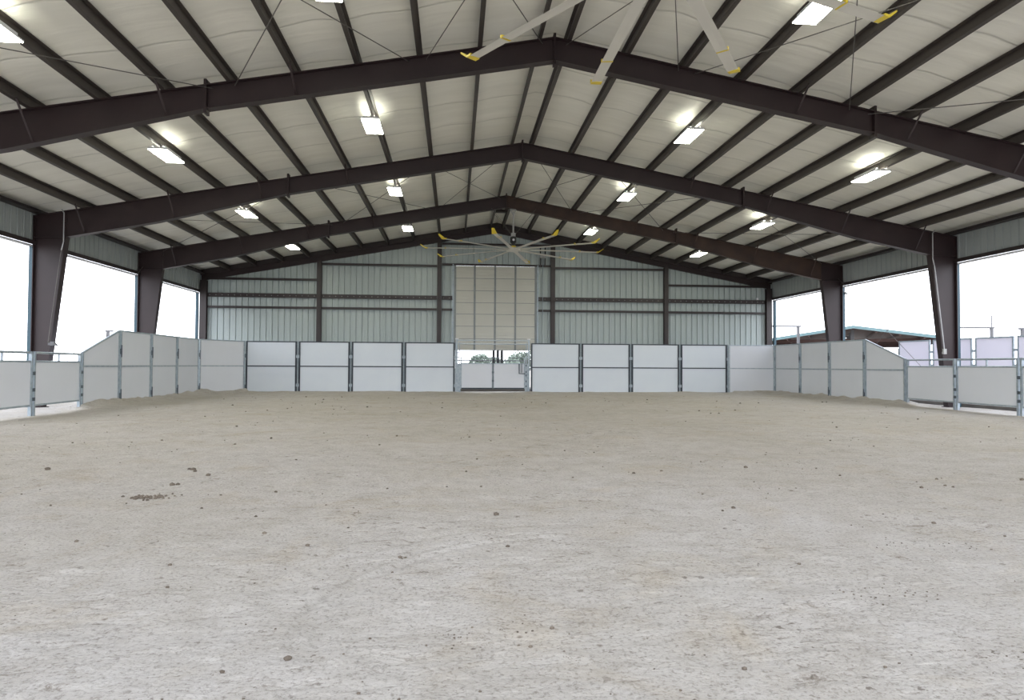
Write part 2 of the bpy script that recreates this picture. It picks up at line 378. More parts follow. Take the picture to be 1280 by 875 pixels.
# ------------------------------------------------------------------ steel frames
COLN = {2: 'nearer', 3: 'farther'}
def column(fi, s):
    y = FY[fi]; sd = 'left' if s < 0 else 'right'
    t = thing('steel_column', 'tapered dark brown steel column on the %s side, the %s of two' % (sd, COLN[fi]), 'column', (s*16.3, y, 0), 0, 'tapered side columns')
    X = lambda x: s*(x-16.3)
    inn = lambda z: 16.73 - (.41 + z*.1105)
    zt = rtop(16.73)
    zk = 5.80
    MB().prism([(X(16.71), 0), (X(inn(0)+.02), 0), (X(inn(zk)+.02), zk), (X(inn(zk)+.02), rtop(15.69)-.02), (X(16.71), zt-.02)], -.011, .011).build('web', 'steel', t)
    MB().box(*sorted((X(16.71), X(16.735))), -.13, .13, 0, zt).build('outer_flange', 'steel', t)
    MB().quadbox([(X(inn(0)), -.13, 0), (X(inn(0)+.025), -.13, 0), (X(inn(0)+.025), .13, 0), (X(inn(0)), .13, 0),
                  (X(inn(zk)), -.13, zk), (X(inn(zk)+.025), -.13, zk), (X(inn(zk)+.025), .13, zk), (X(inn(zk)), .13, zk)]).build('inner_flange', 'steel', t)
    MB().box(*sorted((X(inn(0)-.06), X(16.76))), -.17, .17, -.02, .02).build('base_plate', 'steel', t)
    MB().box(*sorted((X(15.66), X(16.71))), -.12, .12, zk-.02, zk+.005).build('knee_stiffener', 'steel', t)
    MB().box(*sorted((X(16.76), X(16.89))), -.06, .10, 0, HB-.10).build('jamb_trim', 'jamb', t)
    return t
for fi in (2, 3):
    for s in (-1, 1): column(fi, s)

RN = {0: 'overhead beam carrying the nearest fan', 1: 'nearest roof beam crossing the picture', 2: 'second roof beam from the viewer', 3: 'third roof beam from the viewer', 4: 'thin roof beam against the end wall'}
def rafter(fi, s):
    y = FY[fi]; sd = 'left' if s < 0 else 'right'
    t = thing('roof_rafter', 'dark brown steel %s half of the %s' % (sd, RN[fi]), 'beam', (0, y, rtop(0)), 0, 'roof rafters')
    Z = lambda z: z - RT
    m = 'rust' if (fi == 3 and s > 0) else 'steel'
    if fi == 4:
        xe = 16.7; prof = [(0, 9.26), (xe, 9.26-SL*xe)]; fw = .09
    else:
        xe = 15.69; prof = [(0, 9.02), (8.3, 7.50), (12.7, 6.40), (15.69, 5.81)]; fw = .125
    tf = .022
    poly = [(0, Z(RT-tf)), (s*xe, Z(rtop(xe)-tf))] + [(s*x, Z(z+tf)) for x, z in reversed(prof)]
    MB().prism(poly, -.009, .009).build('web', m, t)
    a = MB(); xt = xe if fi == 4 else 16.73
    a.quadbox([(0, -fw, Z(RT-tf)), (s*xt, -fw, Z(rtop(xt)-tf)), (s*xt, fw, Z(rtop(xt)-tf)), (0, fw, Z(RT-tf)), (0, -fw, 0), (s*xt, -fw, Z(rtop(xt))), (s*xt, fw, Z(rtop(xt))), (0, fw, 0)])
    a.build('top_flange', m, t)
    a = MB()
    for (x0, z0), (x1, z1) in zip(prof[:-1], prof[1:]):
        a.quadbox([(s*x0, -fw, Z(z0)), (s*x1, -fw, Z(z1)), (s*x1, fw, Z(z1)), (s*x0, fw, Z(z0)), (s*x0, -fw, Z(z0+tf)), (s*x1, -fw, Z(z1+tf)), (s*x1, fw, Z(z1+tf)), (s*x0, fw, Z(z0+tf))])
    a.build('bottom_flange', m, t)
    if fi < 4:
        # bolted splices: at the ridge and at the change of depth
        MB().box(*sorted((s*.004, s*.028)), -.115, .115, Z(8.93), Z(9.70)).build('splice_plate', m, t)
        b = MB().box(*sorted((s*8.27, s*8.33)), -.12, .12, Z(7.40), Z(8.21)).build('splice_plate', m, t)
        # flange braces from the purlins down to the lower flange
        for x in (PX[4], PX[6], PX[8], PX[10]):
            zb = None
            for (x0, z0), (x1, z1) in zip(prof[:-1], prof[1:]):
                if x0 <= x <= x1: zb = z0+(z1-z0)*(x-x0)/(x1-x0)
            if zb is None: continue
            for d in (-1,):
                MB().bar((s*x, d*.62, Z(rtop(x)+.03)), (s*(x-.02), d*.03, Z(zb+.06)), .05, .012).build('flange_brace', m, t)
    return t
for fi in range(5):
    for s in (-1, 1): rafter(fi, s)

ORD = ['first', 'second', 'third', 'fourth', 'fifth', 'sixth', 'seventh', 'eighth', 'ninth', 'tenth', 'eleventh']
for k, x in enumerate(PX):
    for s in (-1, 1):
        t = thing('roof_purlin', 'long dark brown roof purlin, %s from the ridge on the %s slope' % (ORD[k], 'left' if s < 0 else 'right'), 'purlin', (s*x, FY[2], rtop(x)), 0, 'roof purlins')
        nrm = V((s*SL, 0, 1)).normalized(); tan = V((s, 0, -SL)).normalized()    # tan points down the slope
        def pl(u0, u1, h0, h1):
            a = MB(); p = [tan*u0+nrm*h0, tan*u1+nrm*h0, tan*u1+nrm*h1, tan*u0+nrm*h1]
            ya, yb = Y0+.02-FY[2], FY[4]-.03-FY[2]
            n = len(a.v); a.v += [(q.x, ya, q.z) for q in p] + [(q.x, yb, q.z) for q in p]
            a.f += [(0, 1, 2, 3), (7, 6, 5, 4)] + [(i, 4+i, 4+(i+1) % 4, (i+1) % 4) for i in range(4)]
            return a
        pl(-.008, .008, .005, PH).build('web', 'purlin', t)
        pl(.008, .085, .003, .018).build('bottom_flange', 'purlin', t)
        pl(-.085, -.008, PH-.015, PH).build('top_flange', 'purlin', t)
        pl(.073, .085, .018, .040).build('lip', 'purlin', t)
tag(MB().box(-.32, .32, 35.1, 35.4, rtop(0)+.02, rtop(0)+.16).build('ridge_strut', 'girt'), 'short dark strut between the ridge purlins near the end wall', 'strut')

# ------------------------------------------------------------------ end wall columns and girts
for x, lb in ((-10.14, 'first end wall post from the left'), (-3.32, 'second end wall post, left of the overhead door'), (3.32, 'third end wall post, right of the overhead door'), (10.14, 'fourth end wall post from the left')):
    t = thing('end_wall_column', 'slim dark brown steel ' + lb, 'column', (x, YB-.28, 0), 0, 'end wall posts')
    zt = 9.26 - SL*abs(x) - .01
    MB().box(-.125, .125, 0, .016, 0, zt).build('flange', 'girt', t); MB().box(-.125, .125, .224, .24, 0, zt).build('flange', 'girt', t)
    MB().box(-.008, .008, .016, .224, 0, zt).build('web', 'girt', t)
    MB().box(-.16, .16, -.04, .27, -.02, .02).build('base_plate', 'girt', t)
for s in (-1, 1):
    t = thing('corner_column', 'dark brown corner post at the %s end of the end wall' % ('left' if s < 0 else 'right'), 'column', (s*16.5, YB-.28, 0), 0, 'corner posts')
    zt = 9.26 - SL*16.55
    MB().box(-.17, .17, 0, .02, 0, zt).build('flange', 'girt', t); MB().box(-.17, .17, .22, .24, 0, zt).build('flange', 'girt', t)
    MB().box(-.01, .01, .02, .22, 0, zt).build('web', 'girt', t)
    MB().box(-.20, .20, -.03, .27, -.02, .02).build('base_plate', 'girt', t)
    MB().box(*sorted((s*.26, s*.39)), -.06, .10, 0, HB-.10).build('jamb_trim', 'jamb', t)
def girt(x0, x1, z, h, label):
    t = thing('wall_girt', label, 'girt', ((x0+x1)/2, YB-.13, z), 0, 'end wall girts')
    L = (x1-x0)/2
    MB().box(-L, L, 0, .012, -h/2, h/2).build('web', 'girt', t)
    MB().box(-L, L, .012, .125, h/2-.014, h/2).build('flange', 'girt', t)
    MB().box(-L, L, -.07, 0, -h/2, -h/2+.014).build('flange', 'girt', t)
    if h > .2:
        a = MB(); n = int(2*L/.34)
        for i in range(n+1):
            x = -L+.1+i*.34
            if x < L-.03: a.box(x-.018, x+.018, -.010, 0, -.018, .018)
        a.build('bolt_row', 'grey', t)
BAYS = [(-16.3, -10.28, 'far left bay'), (-10.0, -3.46, 'left bay beside the door bay'), (-3.18, -2.52, 'narrow gap left of the door'), (2.42, 3.18, 'narrow gap right of the door'), (3.46, 10.0, 'right bay beside the door bay'), (10.28, 16.3, 'far right bay')]
for x0, x1, nm in BAYS:
    girt(x0, x1, 5.41, .24, 'thick bolted brown girt across the ' + nm + ' of the end wall')
    girt(x0, x1, 4.73, .13, 'thin lower brown girt across the ' + nm + ' of the end wall')
    if abs(x0) > 10.2 or abs(x1) > 10.2: girt(x0, x1, 6.34, .13, 'thin upper brown girt under the eave in the ' + nm)
    elif abs(x1-x0) > 2: girt(x0, x1, 7.26, .13, 'thin upper brown girt across the ' + nm + ' of the end wall')
    else: girt(x0, x1, 7.36, .13, 'short upper brown girt in the ' + nm)
girt(-3.18, 3.18, 8.57, .13, 'high brown girt over the door, close under the ridge')

# ------------------------------------------------------------------ overhead door (half raised) in the end wall
t = bpy.data.objects.new('door_1', None); C.objects.link(t); t.location = (-.05, YB-.12, 0); struct(t, 'beige sectional overhead door, part raised', 'door')
zs = [2.38, 3.05, 3.78, 4.48, 5.15, 5.85, 6.57, 7.30]
for a, b in zip(zs[:-1], zs[1:]):
    mb = MB(); n = 4; h = (b-a)/n
    for i in range(n):
        mb.box(-2.38, 2.38, -.022, .04, a+i*h+.012, a+(i+1)*h-.022)
    mb.box(-2.37, 2.37, .012, .045, a, b)
    sec = mb.build('door_section', 'doorskin', t)
    MB().box(-2.38, 2.38, -.026, .02, a-.014, a+.014).build('seam_rail', 'doorseam', sec)
for x in (-2.36, -1.22, -.03, 1.16, 2.36):
    w = .06 if abs(x) > 2 else .055
    MB().box(x-w, x+w, -.045, 0, zs[0], zs[-1]).build('stile', 'doorseam', t)
for x in (-2.48, 2.48):
    a = MB().box(x-.035, x+.035, -.06, .06, 0, 7.38)
    for z in range(1, 8): a.box(x-.06, x+.06, -.07, -.05, z-.06, z+.06)
    a.build('track', 'galv', t)
MB().box(-2.55, 2.55, -.05, .05, 7.31, 7.42).build('header', 'girt', t)
t = thing('chain_hoist', 'dark chain hoist rails beside the top right of the overhead door', 'hoist', (2.72, YB-.16, 7.42))
for x in (-.14, .14): MB().box(x-.035, x+.035, -.03, .03, 0, 1.12).build('rail', 'black', t)
MB().box(-.16, .16, -.07, .02, .40, .62).build('gearbox', 'grey', t)
MB().tube([(.0, -.05, .4), (.0, -.05, -3.2)], .012, 6).build('chain', 'galv', t)

# ------------------------------------------------------------------ arena fence panels
HP = 2.72; MR = 1.40; LT = 1.83; LM = 1.56
def panel_frame(t, L, pm, z0, z1a, z1b, pw=.085):
    MB().box(0, pw, -.045, .045, -.12, z1a).build('post', pm, t)
    MB().box(L-pw, L, -.045, .045, -.12, z1b).build('post', pm, t)
def knuckles(t, x, zs_):
    for z in zs_:
        MB().box(x-.05, x+.05, -.085, .03, z-.10, z+.10).tube([(x, -.08, z-.22), (x, -.08, z+.24)], .022, 6).build('hinge', 'knuckle', t)
def panel(p0, p1, label, kind='high', pm='galv', sm='sheetside', gap=.035, group='arena fence panels', name='fence_panel'):
    p0, p1 = V((*p0, 0)), V((*p1, 0)); d = p1-p0; L = d.length - 2*gap; rz = math.atan2(d.y, d.x)
    o = p0 + d.normalized()*gap
    t = thing(name, label, 'fence panel', o, rz, group)
    # local x runs along the panel; the arena side is local -y for every run (the runs go clockwise seen from above)
    r = .028
    if kind in ('high', 'slope_up', 'slope_down'):
        za = LT if kind == 'slope_up' else HP; zb = LT if kind == 'slope_down' else HP
        panel_frame(t, L, pm, 0, za, zb)
        MB().bar((0, 0, za), (L, 0, zb), .06, .06).build('top_rail', pm, t)
        MB().box(.085, L-.085, -.035, .035, MR-.03, MR+.03).build('middle_rail', pm, t)
        MB().box(.085, L-.085, -.03, .03, -.03, .03).build('bottom_rail', pm, t)
        MB().box(.085, L-.085, -.012, .012, .03, MR-.03).build('lower_sheet', sm, t)
        sl = (zb-za)/L
        MB().prism([(.085, MR+.03), (L-.085, MR+.03), (L-.085, zb-.03-sl*.085), (.085, za-.03+sl*.085)], -.012, .012).build('upper_sheet', sm, t)
        if kind != 'slope_down':
            if pm == 'galv': knuckles(t, L+gap, (.30, 1.95))
            else:
                MB().tube([(L+gap, 0, .0), (L+gap, 0, HP+.05)], .028, 8).build('connecting_pin', 'galv', t)
                for z in (.38, 1.93): MB().box(L-.03, L+2*gap+.03, -.055, -.040, z-.08, z+.08).build('hinge', 'galv', t)
        elif True:
            knuckles(t, -gap, (.30, 1.95))
    else:
        panel_frame(t, L, pm, 0, LT, LT, .075)
        MB().tube([(0, 0, LT-.03), (L, 0, LT-.03)], .035, 8).build('top_rail', pm, t)
        MB().tube([(.07, 0, LM-.02), (L-.07, 0, LM-.02)], .032, 8).build('middle_rail', pm, t)
        MB().tube([(.07, 0, .27), (L-.07, 0, .27)], .030, 8).build('bottom_rail', pm, t)
        MB().box(.075, L-.075, -.012, .012, .27, LM-.02).build('sheet', sm, t)
        MB().box(L*.51-.022, L*.51+.022, -.022, .022, LM-.02, LT-.03).build('strut', pm, t)
        for z in (.45, .72, 1.2): MB().box(L-.02, L+gap*2+.02, -.065, -.045, z-.05, z+.05).build('hinge', 'knuckle', t)
    return t
lowL = ['low grey panel with open top rail, nearest on the left', 'low grey panel with open top rail, second from the left edge']
panel(FL[0], FL[1], lowL[0], 'low'); panel(FL[1], FL[2], lowL[1], 'low')
panel(FL[2], FL[3], 'grey panel with sloping top on the left, rising to the tall fence', 'slope_up')
nm = ['first', 'second', 'third', 'fourth']
for i in range(3, 7): panel(FL[i], FL[i+1], 'tall grey-white panel on the left side, %s after the sloping panel' % nm[i-3])
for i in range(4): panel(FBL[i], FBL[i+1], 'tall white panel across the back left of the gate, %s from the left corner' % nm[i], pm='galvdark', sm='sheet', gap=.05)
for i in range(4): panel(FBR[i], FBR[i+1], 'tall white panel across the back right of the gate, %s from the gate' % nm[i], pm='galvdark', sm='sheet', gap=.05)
panel(FR[0], FR[1], 'tall grey-white panel angled across the back right corner')
for i in range(1, 4): panel(FR[i], FR[i+1], 'tall grey-white panel on the right side, %s after the corner panel' % nm[i-1])
panel(FR[4], FR[5], 'grey panel with sloping top on the right, falling to the low fence', 'slope_down')
lowR = ['low grey panel with open top rail, first right of the sloping panel', 'low grey panel with open top rail, second right of the sloping panel', 'low grey panel with open top rail at the right edge of the picture']
for i in range(5, 8): panel(FR[i], FR[i+1], lowR[i-5], 'low')

# ------------------------------------------------------------------ gate
t = thing('arena_gate', 'two-leaf white gate in a galvanised pipe frame below the raised door', 'gate', (-.285, 37.1, 0))
for s in (-1, 1):
    po = MB().box(s*2.00-.045, s*2.00+.045, -.04, .04, -.12, 2.96).build('gate_post', 'galv', t)
    MB().box(s*1.86-.022, s*1.86+.022, -.03, .03, -.1, 2.76).build('inner_post', 'galv', t)
    MB().box(s*2.0-.09, s*2.0+.09, -.05, .05, 2.93, 2.99).build('post_cap', 'lightmetal', po)
    MB().box(*sorted((s*1.79, s*1.99)), .012, .024, .02, 1.60).build('filler_plate', 'galv', po)
    for z in (.45, .95, 1.35, 1.95, 2.2): MB().box(s*1.93-.06, s*1.93+.06, -.03, .03, z-.03, z+.03).build('bracket', 'galv', po)
    L0, L1 = sorted((s*.02, s*1.76))
    lf = MB().box(L0, L1, -.025, .025, 1.57, 1.63).box(s*1.76-.03, s*1.76+.03, -.025, .025, .20, 1.95).box(s*.045-.02, s*.045+.02, -.025, .025, .20, 1.63).build('gate_leaf', 'galv', t)
    MB().tube([(L0, 0, 1.92), (L1, 0, 1.92)], .02, 8).build('top_bar', 'galv', lf)
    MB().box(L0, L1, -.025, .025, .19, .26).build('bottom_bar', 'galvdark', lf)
    MB().box(L0+.03, L1-.03, -.01, .01, .26, 1.57).build('sheet', 'sheetside', lf)
    for z in (.65, 1.12): MB().box(s*.03-.03, s*.03+.03, -.055, -.02, z-.05, z+.05).build('hinge', 'knuckle', lf)
MB().box(-2.0, 2.0, -.025, .025, 2.86, 2.91).build('overhead_rail', 'galv', t)
MB().box(-2.0, 2.0, -.025, .025, 2.66, 2.71).build('overhead_rail', 'galv', t)
MB().tube([(1.46, -.05, 1.6), (1.46, -.06, 1.05), (1.80, -.06, 1.05)], .028, 8).tube([(1.60, -.06, 1.6), (1.60, -.06, 1.1)], .018, 8).build('latch_handle', 'knuckle', t)
for z in (.35, .62, .95, 1.15, 1.5, 2.1): MB().box(1.82, 1.88, -.06, -.03, z-.05, z+.05).build('latch', 'knuckle', t)
tag(MB().box(-2.42, 2.32, 38.6, 39.3, -.1, .17).build('door_sill', 'concrete'), 'dark concrete sill under the raised door', 'sill')
# ------------------------------------------------------------------ lamps under the purlins
def make_light(x, y, label):
    s = -1 if x < 0 else 1
    t = thing('ceiling_light', label, 'light', (x, y, 9.385-SL*abs(x)), 0, 'high bay lights')
    a, b = .255, .62
    MB().prism([(-a, .015), (a, .015), (a, .05), (.19, .078), (-.19, .078), (-a, .05)], -b, b).box(-.185, -.180, -.55, .55, .07, .15).box(.180, .185, -.55, .55, .07, .15).box(-.115, -.110, -.55, .55, .07, .15).box(.110, .115, -.55, .55, .07, .15).build('housing', 'lightmetal', t)  # upright side strips added to narrow the uplight on the ceiling
    MB().box(-a+.01, a-.01, -b+.01, b-.01, .0, .016).build('lens', 'lens', t)
    u = MB()
    for q in (-1, 1): u.box(*sorted((q*.118, q*.177)), -.50, .50, .078, .083)
    u.build('top_slot', 'upslot', t)
    h = MB()
    for yy in (-.4, .4): h.box(-.012, .012, yy-.012, yy+.012, .08, .225)
    h.build('hanger', 'grey', t)
    return t
LX = {-10.66: 'outer left row', -4.86: 'inner left row', 4.68: 'inner right row', 10.52: 'outer right row'}
LYN = [(12.38, 'nearest of the'), (19.78, 'second from the viewer in the'), (27.2, 'third from the viewer in the'), (34.6, 'farthest of the')]
for x, rn in LX.items():
    for y, yn in LYN:
        make_light(x, y, 'bright rectangular ceiling light, %s %s' % (yn, rn))

# ------------------------------------------------------------------ big ceiling fans
def make_fan(x, y, zh, ang, label, ndrop):
    t = thing('ceiling_fan', label, 'fan', (x, y, zh), 0, 'ten-blade ceiling fans')
    zb = (9.02 - SL*abs(x)) - zh
    MB().tube([(0, 0, .62), (0, 0, zb-.12)], .04, 10).build('drop_rod', 'grey', t)
    k = MB(); k.box(-.16, .16, -.10, .10, zb-.02, zb+.0)
    for q in (-1, 1): k.bar((q*.13, 0, zb-.02), (0, 0, zb-.30), .05, .05, (0, 1, 0))
    k.build('ceiling_bracket', 'grey', t)
    mo = MB().tube([(0, 0, .16), (0, 0, .30), (0, 0, .34), (0, 0, .58), (0, 0, .66)], [.10, .10, .15, .15, .07], 14).build('motor', 'black', t)
    MB().tube([(0, -.13, .44), (0, -.19, .44)], .055, 10).build('drive_cover', 'lightmetal', mo)
    MB().box(-.10, .10, -.12, .12, .62, .78).build('yoke', 'grey', t)
    MB().tube([(0, 0, .06), (0, 0, .17)], [.17, .12], 14).build('hub_ring', 'yellow', t)
    MB().tube([(0, 0, -.06), (0, 0, .06)], .34, 20).build('hub', 'fanblade', t)
    sec = [(-.075, -.012), (-.05, .012), (.0, .026), (.05, .016), (.085, -.006), (.0, -.006)]
    R0, R1 = .28, 4.15
    for i in range(10):
        a = ang + i*math.pi/5
        ca, sa = math.cos(a), math.sin(a)
        pt = lambda r, c, h: (r*ca - c*sa, r*sa + c*ca, h)
        m = MB(); n = len(sec); rs = [R0 + (R1-R0)*k/6 for k in range(7)]
        for r in rs:
            dz = -.03*((r-R0)/(R1-R0))**2
            for c, h in sec: m.v.append(pt(r, c*1.25, h + dz - c*.12))
        for k in range(6):
            for j in range(n):
                p = k*n; m.f.append((p+j, p+(j+1) % n, p+n+(j+1) % n, p+n+j))
        m.f.append(tuple(range(n))); m.f.append(tuple(range(6*n, 7*n)))
        b = m.build('blade', 'fanblade', t)
        w = MB(); d = .012
        prof = [(R1-.10, -.045), (R1+.01, -.045), (R1+.25, .125), (R1+.24, .15), (R1-.0, -.008), (R1-.10, .0)]
        for q in (-.105, .105):
            for r, h in prof: w.v.append(pt(r, q*(1. if r < R1+.1 else .5), h))
        np_ = len(prof); w.f.append(tuple(range(np_))); w.f.append(tuple(range(2*np_-1, np_-1, -1)))
        for j in range(np_): w.f.append((j, (j+1) % np_, np_+(j+1) % np_, np_+j))
        w.build('winglet', 'yellow', b)
        g_ = MB()
        rr = R1 - .95
        for r in (rr, rr+.04):
            for c, h in ((-.100, -.025), (.112, -.035), (.112, .012), (-.100, .035)): g_.v.append(pt(r, c, h))
        g_.f += [(0, 1, 2, 3), (7, 6, 5, 4)] + [(j, 4+j, 4+(j+1) % 4, (j+1) % 4) for j in range(4)]
        g_.build('safety_clip', 'yellow', b)
    gw = MB()
    for q in (0, 1, 2, 3):
        a = math.pi/4 + q*math.pi/2; gw.tube([(.10*math.cos(a), .10*math.sin(a), .70), (1.5*math.cos(a), .25*math.sin(a), zb + .02 - SL*1.5 + .25)], .007, 5)
    gw.build('guy_wire', 'cable', t)
    return t
make_fan(.35, FY[0]+.08, 7.0, math.radians(19), 'huge ceiling fan overhead, only its yellow tipped blades showing at the top edge', 0)
make_fan(.34, FY[3], 7.03, math.radians(2), 'huge ten-blade ceiling fan hanging before the end wall, yellow blade tips', 1)

# ------------------------------------------------------------------ brace rods
NODE = [0., 3.35, 7.85, 15.9]
def rod(p, q, label, r=.011, grp='roof brace rods'):
    t = thing('brace_rod', label, 'brace rod', p, 0, grp)
    d = V(q)-V(p)
    MB().tube([(0, 0, 0), d], r, 6).build('rod', 'cable', t)
    u = d.normalized()
    MB().tube([u*.25, u*.55], r*2.0, 6).build('turnbuckle', 'cable', t)
bayn = {0: 'nearest bay', 2: 'middle bay'}
zn = {0: 'ridge', 1: 'upper slope', 2: 'lower slope'}
for b0 in (0, 2):
    for s in (-1, 1):
        for i in range(3):
            for a, b, w in ((NODE[i]-.2, NODE[i+1]-.2, 'leaning outward'), (NODE[i+1]+.2, NODE[i]+.2, 'leaning inward')):
                ya, yb = FY[b0]+.02, FY[b0+1]-.02
                aa = max(a, .3); bb_ = max(b, .3)
                if i == 2 and a > b: bb_ = 8.15
                rod((s*min(aa, 15.9), ya, rtop(aa)-.09), (s*bb_, yb, rtop(bb_)-.09), 'thin %s roof brace rod, %s side, %s, %s' % (zn[i], 'left' if s < 0 else 'right', w, bayn[b0]))
for s in (-1, 1):
    sd = 'left' if s < 0 else 'right'
    rod((s*16.55, FY[2]+.05, 5.9), (s*16.55, FY[3]-.05, .35), 'thin brace cable in the %s opening, falling away from the viewer' % sd, .009, 'side brace cables')
    rod((s*16.55, FY[3]-.05, 5.9), (s*16.55, FY[2]+.05, .35), 'thin brace cable in the %s opening, rising away from the viewer' % sd, .009, 'side brace cables')

# ------------------------------------------------------------------ conduits and small fittings
for s in (-1, 1):
    sd = 'left' if s < 0 else 'right'
    inn = lambda z: 16.73 - (.41 + z*.1105)
    y = FY[2]-.16
    t = thing('conduit', 'grey electrical conduit running down the nearer %s column' % sd, 'conduit', (s*15.75, y, 6.6), 0, 'column conduits')
    X = lambda x: s*(x-15.75)
    pts = [(X(15.80), .0, .15), (X(15.72), 0, .02), (X(15.72), 0, -.95), (X(inn(5.3)+.05), 0, -1.25)]
    zlow = 2.2
    if s > 0: pts += [(X(inn(zlow)+.07), 0, zlow-6.6)]
    else: pts += [(X(inn(zlow)+.07), 0, zlow-6.6)]
    MB().tube(pts[:-1], .020, 8).build('pipe', 'conduit', t)
    MB().tube(pts[-2:], .022 if s > 0 else .013, 8).build('pipe', 'conduit' if s > 0 else 'cable', t)
    if s > 0: MB().box(X(inn(2.2)+.07)-.06, X(inn(2.2)+.07)+.06, -.05, .05, 2.02-6.6, 2.22-6.6).build('junction_box', 'grey', t)
t = thing('flood_light', 'small flood light on the foot of the nearer left column', 'light', (-16.02, FY[2]-.18, 2.15))
MB().box(-.02, .10, -.06, .04, -.06, .08).build('housing', 'farpipe', t); MB().bar((.06, 0, .05), (.20, -.05, -.05), .08, .03).build('visor', 'dim', t)
MB().box(-.12, -.02, -.01, .06, -.04, .04).build('bracket', 'farpipe', t)
t = thing('security_camera', 'small grey camera on the outer edge of the farther right column', 'camera', (16.90, FY[3]-.10, 5.15))
MB().tube([(0, 0, .02), (0, -.1, .0)], .06, 10).build('dome', 'grey', t); MB().box(-.08, .02, 0, .05, .06, .12).build('bracket', 'grey', t)
t = thing('wall_light', 'tiny white lamp on the thick girt at the right of the end wall', 'light', (15.75, YB-.22, 5.58))
MB().box(-.07, .07, -.05, .02, -.05, .07).build('housing', 'lightmetal', t); MB().box(-.03, .03, .02, .09, -.06, -.02).build('bracket', 'grey', t)

# ------------------------------------------------------------------ outside: right
def far_panel(p0, p1, label):
    p0, p1 = V((*p0, 0)), V((*p1, 0)); d = p1-p0; L = d.length-.16; rz = math.atan2(d.y, d.x)
    t = thing('outside_panel', label, 'fence panel', p0+d.normalized()*.08, rz, 'outside fence panels')
    for x in (0, L-.06): MB().box(x, x+.06, -.03, .03, -.1, 2.72).build('post', 'galv', t)
    MB().box(0, L, -.03, .03, 2.68, 2.74).build('top_rail', 'galv', t)
    MB().box(0, L, -.03, .03, 1.36, 1.41).build('middle_rail', 'galv', t)
    MB().box(.06, L-.06, -.012, .012, .05, 2.68).build('sheet', 'farwhite', t)
    for z in (.5, 1.0, 1.6, 2.2): MB().box(L-.02, L+.18, -.05, -.02, z-.05, z+.05).build('hinge', 'galv', t)
FO = [(18.45, 29.9), (18.64, 28.05), (18.83, 26.2), (19.0, 23.9), (19.1, 21.2)]
on = ['farthest of the pale panels outside on the right', 'pale panel outside, seen just left of the nearer right column', 'pale panel outside, seen just right of the nearer right column', 'pale panel outside at the right edge of the picture']
FO = [(18.45, 29.9), (18.63, 27.9), (18.85, 25.75), (19.0, 23.85), (19.1, 21.0)]
for i in range(4): far_panel(FO[i], FO[i+1], on[i])

def along(u, depth):
    """point on the ground plan at picture column u and distance `depth` ahead"""
    f_ = 835.92; a = YAW + math.atan((u-640)/f_)
    k = depth/math.cos(a-YAW)
    return V((CAMX + k*math.sin(a), k*math.cos(a), 0))
YAW = .0854; CAMX = -2.4038
# open sided shed
c = along(1063, 55.); t = thing('open_shed', 'open-sided metal shed with low gable roof, outside on the right', 'shed', c+V((math.sin(YAW+.46), math.cos(YAW+.46), 0))*10., -YAW-.44)
hw = 6.6; dep = 22.; zr, ze = 4.75, 3.72
for s in (-1, 1):
    MB().quadbox([(0, -dep/2, zr), (s*hw, -dep/2, ze), (s*hw, dep/2, ze), (0, dep/2, zr), (0, -dep/2, zr+.08), (s*hw, -dep/2, ze+.08), (s*hw, dep/2, ze+.08), (0, dep/2, zr+.08)]).build('roof_slope', 'shedunder', t)
    MB().quadbox([(0, -dep/2-.06, zr-.10), (s*(hw+.1), -dep/2-.06, ze-.10), (s*(hw+.1), -dep/2, ze-.10), (0, -dep/2, zr-.10), (0, -dep/2-.06, zr+.14), (s*(hw+.1), -dep/2-.06, ze+.14), (s*(hw+.1), -dep/2, ze+.14), (0, -dep/2, zr+.14)]).build('fascia', 'shedroof', t)
    MB().box(*sorted((s*hw, s*(hw+.10))), -dep/2, dep/2, ze-.08, ze+.12).build('gutter', 'shedroof', t)
    for q in (.25, .5, .75, .97):
        x = s*hw*q; z = zr+(ze-zr)*q
        MB().box(x-.06, x+.06, -dep/2+.05, dep/2-.05, z-.22, z-.02).build('purlin', 'shedunder', t)
for yy in (-dep/2+2.3, -dep/2+8, dep/2-7, dep/2-1.3):
    MB().bar((-hw+.3, yy, 3.75), (hw-.3, yy, 3.75), .12, .25).build('tie_beam', 'shedunder', t)
    for x in (-hw+.5, -2.4, 0, hw-1.6): MB().box(x-.13, x+.13, yy-.13, yy+.13, 0, 3.5 if x else zr-.1).build('post', 'farpipe', t)
def pipe_arch(u0, u1, up, vtop, depth, label, extra=0.):
    a, b, p = along(u0, depth), along(u1, depth), along(up, depth)
    z = 1.5 + depth*(456.9 - vtop)/835.92
    t = thing('goal_frame', label, 'goal frame', p, 0, 'outside goal frames')
    MB().box(-.07, .07, -.07, .07, -.1, z).build('post', 'farpipe', t)
    MB().bar(a-p+V((0, 0, z)), b-p+V((0, 0, z)), .10, .10).build('cross_bar', 'farpipe', t)
    if u0 < up-8:
        q = a-p; MB().box(q.x-.07, q.x+.07, q.y-.07, q.y+.07, -.1, z).build('post', 'farpipe', t)
    if extra: MB().tube([(0, 0, z), (0, 0, z+extra)], .035, 6).build('mast', 'farpipe', t)
pipe_arch(963, 1001.5, 998, 406, 44., 'grey pipe frame outside, between the right corner and the shed')
pipe_arch(1186, 1243, 1240, 406.5, 40., 'grey pipe frame with a mast outside, right of the nearer right column', .75)
pipe_arch(1274, 1300, 1278.5, 407.5, 36., 'grey pipe frame outside at the right edge of the picture')
pipe_arch(131.5, 141, 134.5, 416.5, 40., 'small T-shaped grey pipe outside, above the left sloping panel')
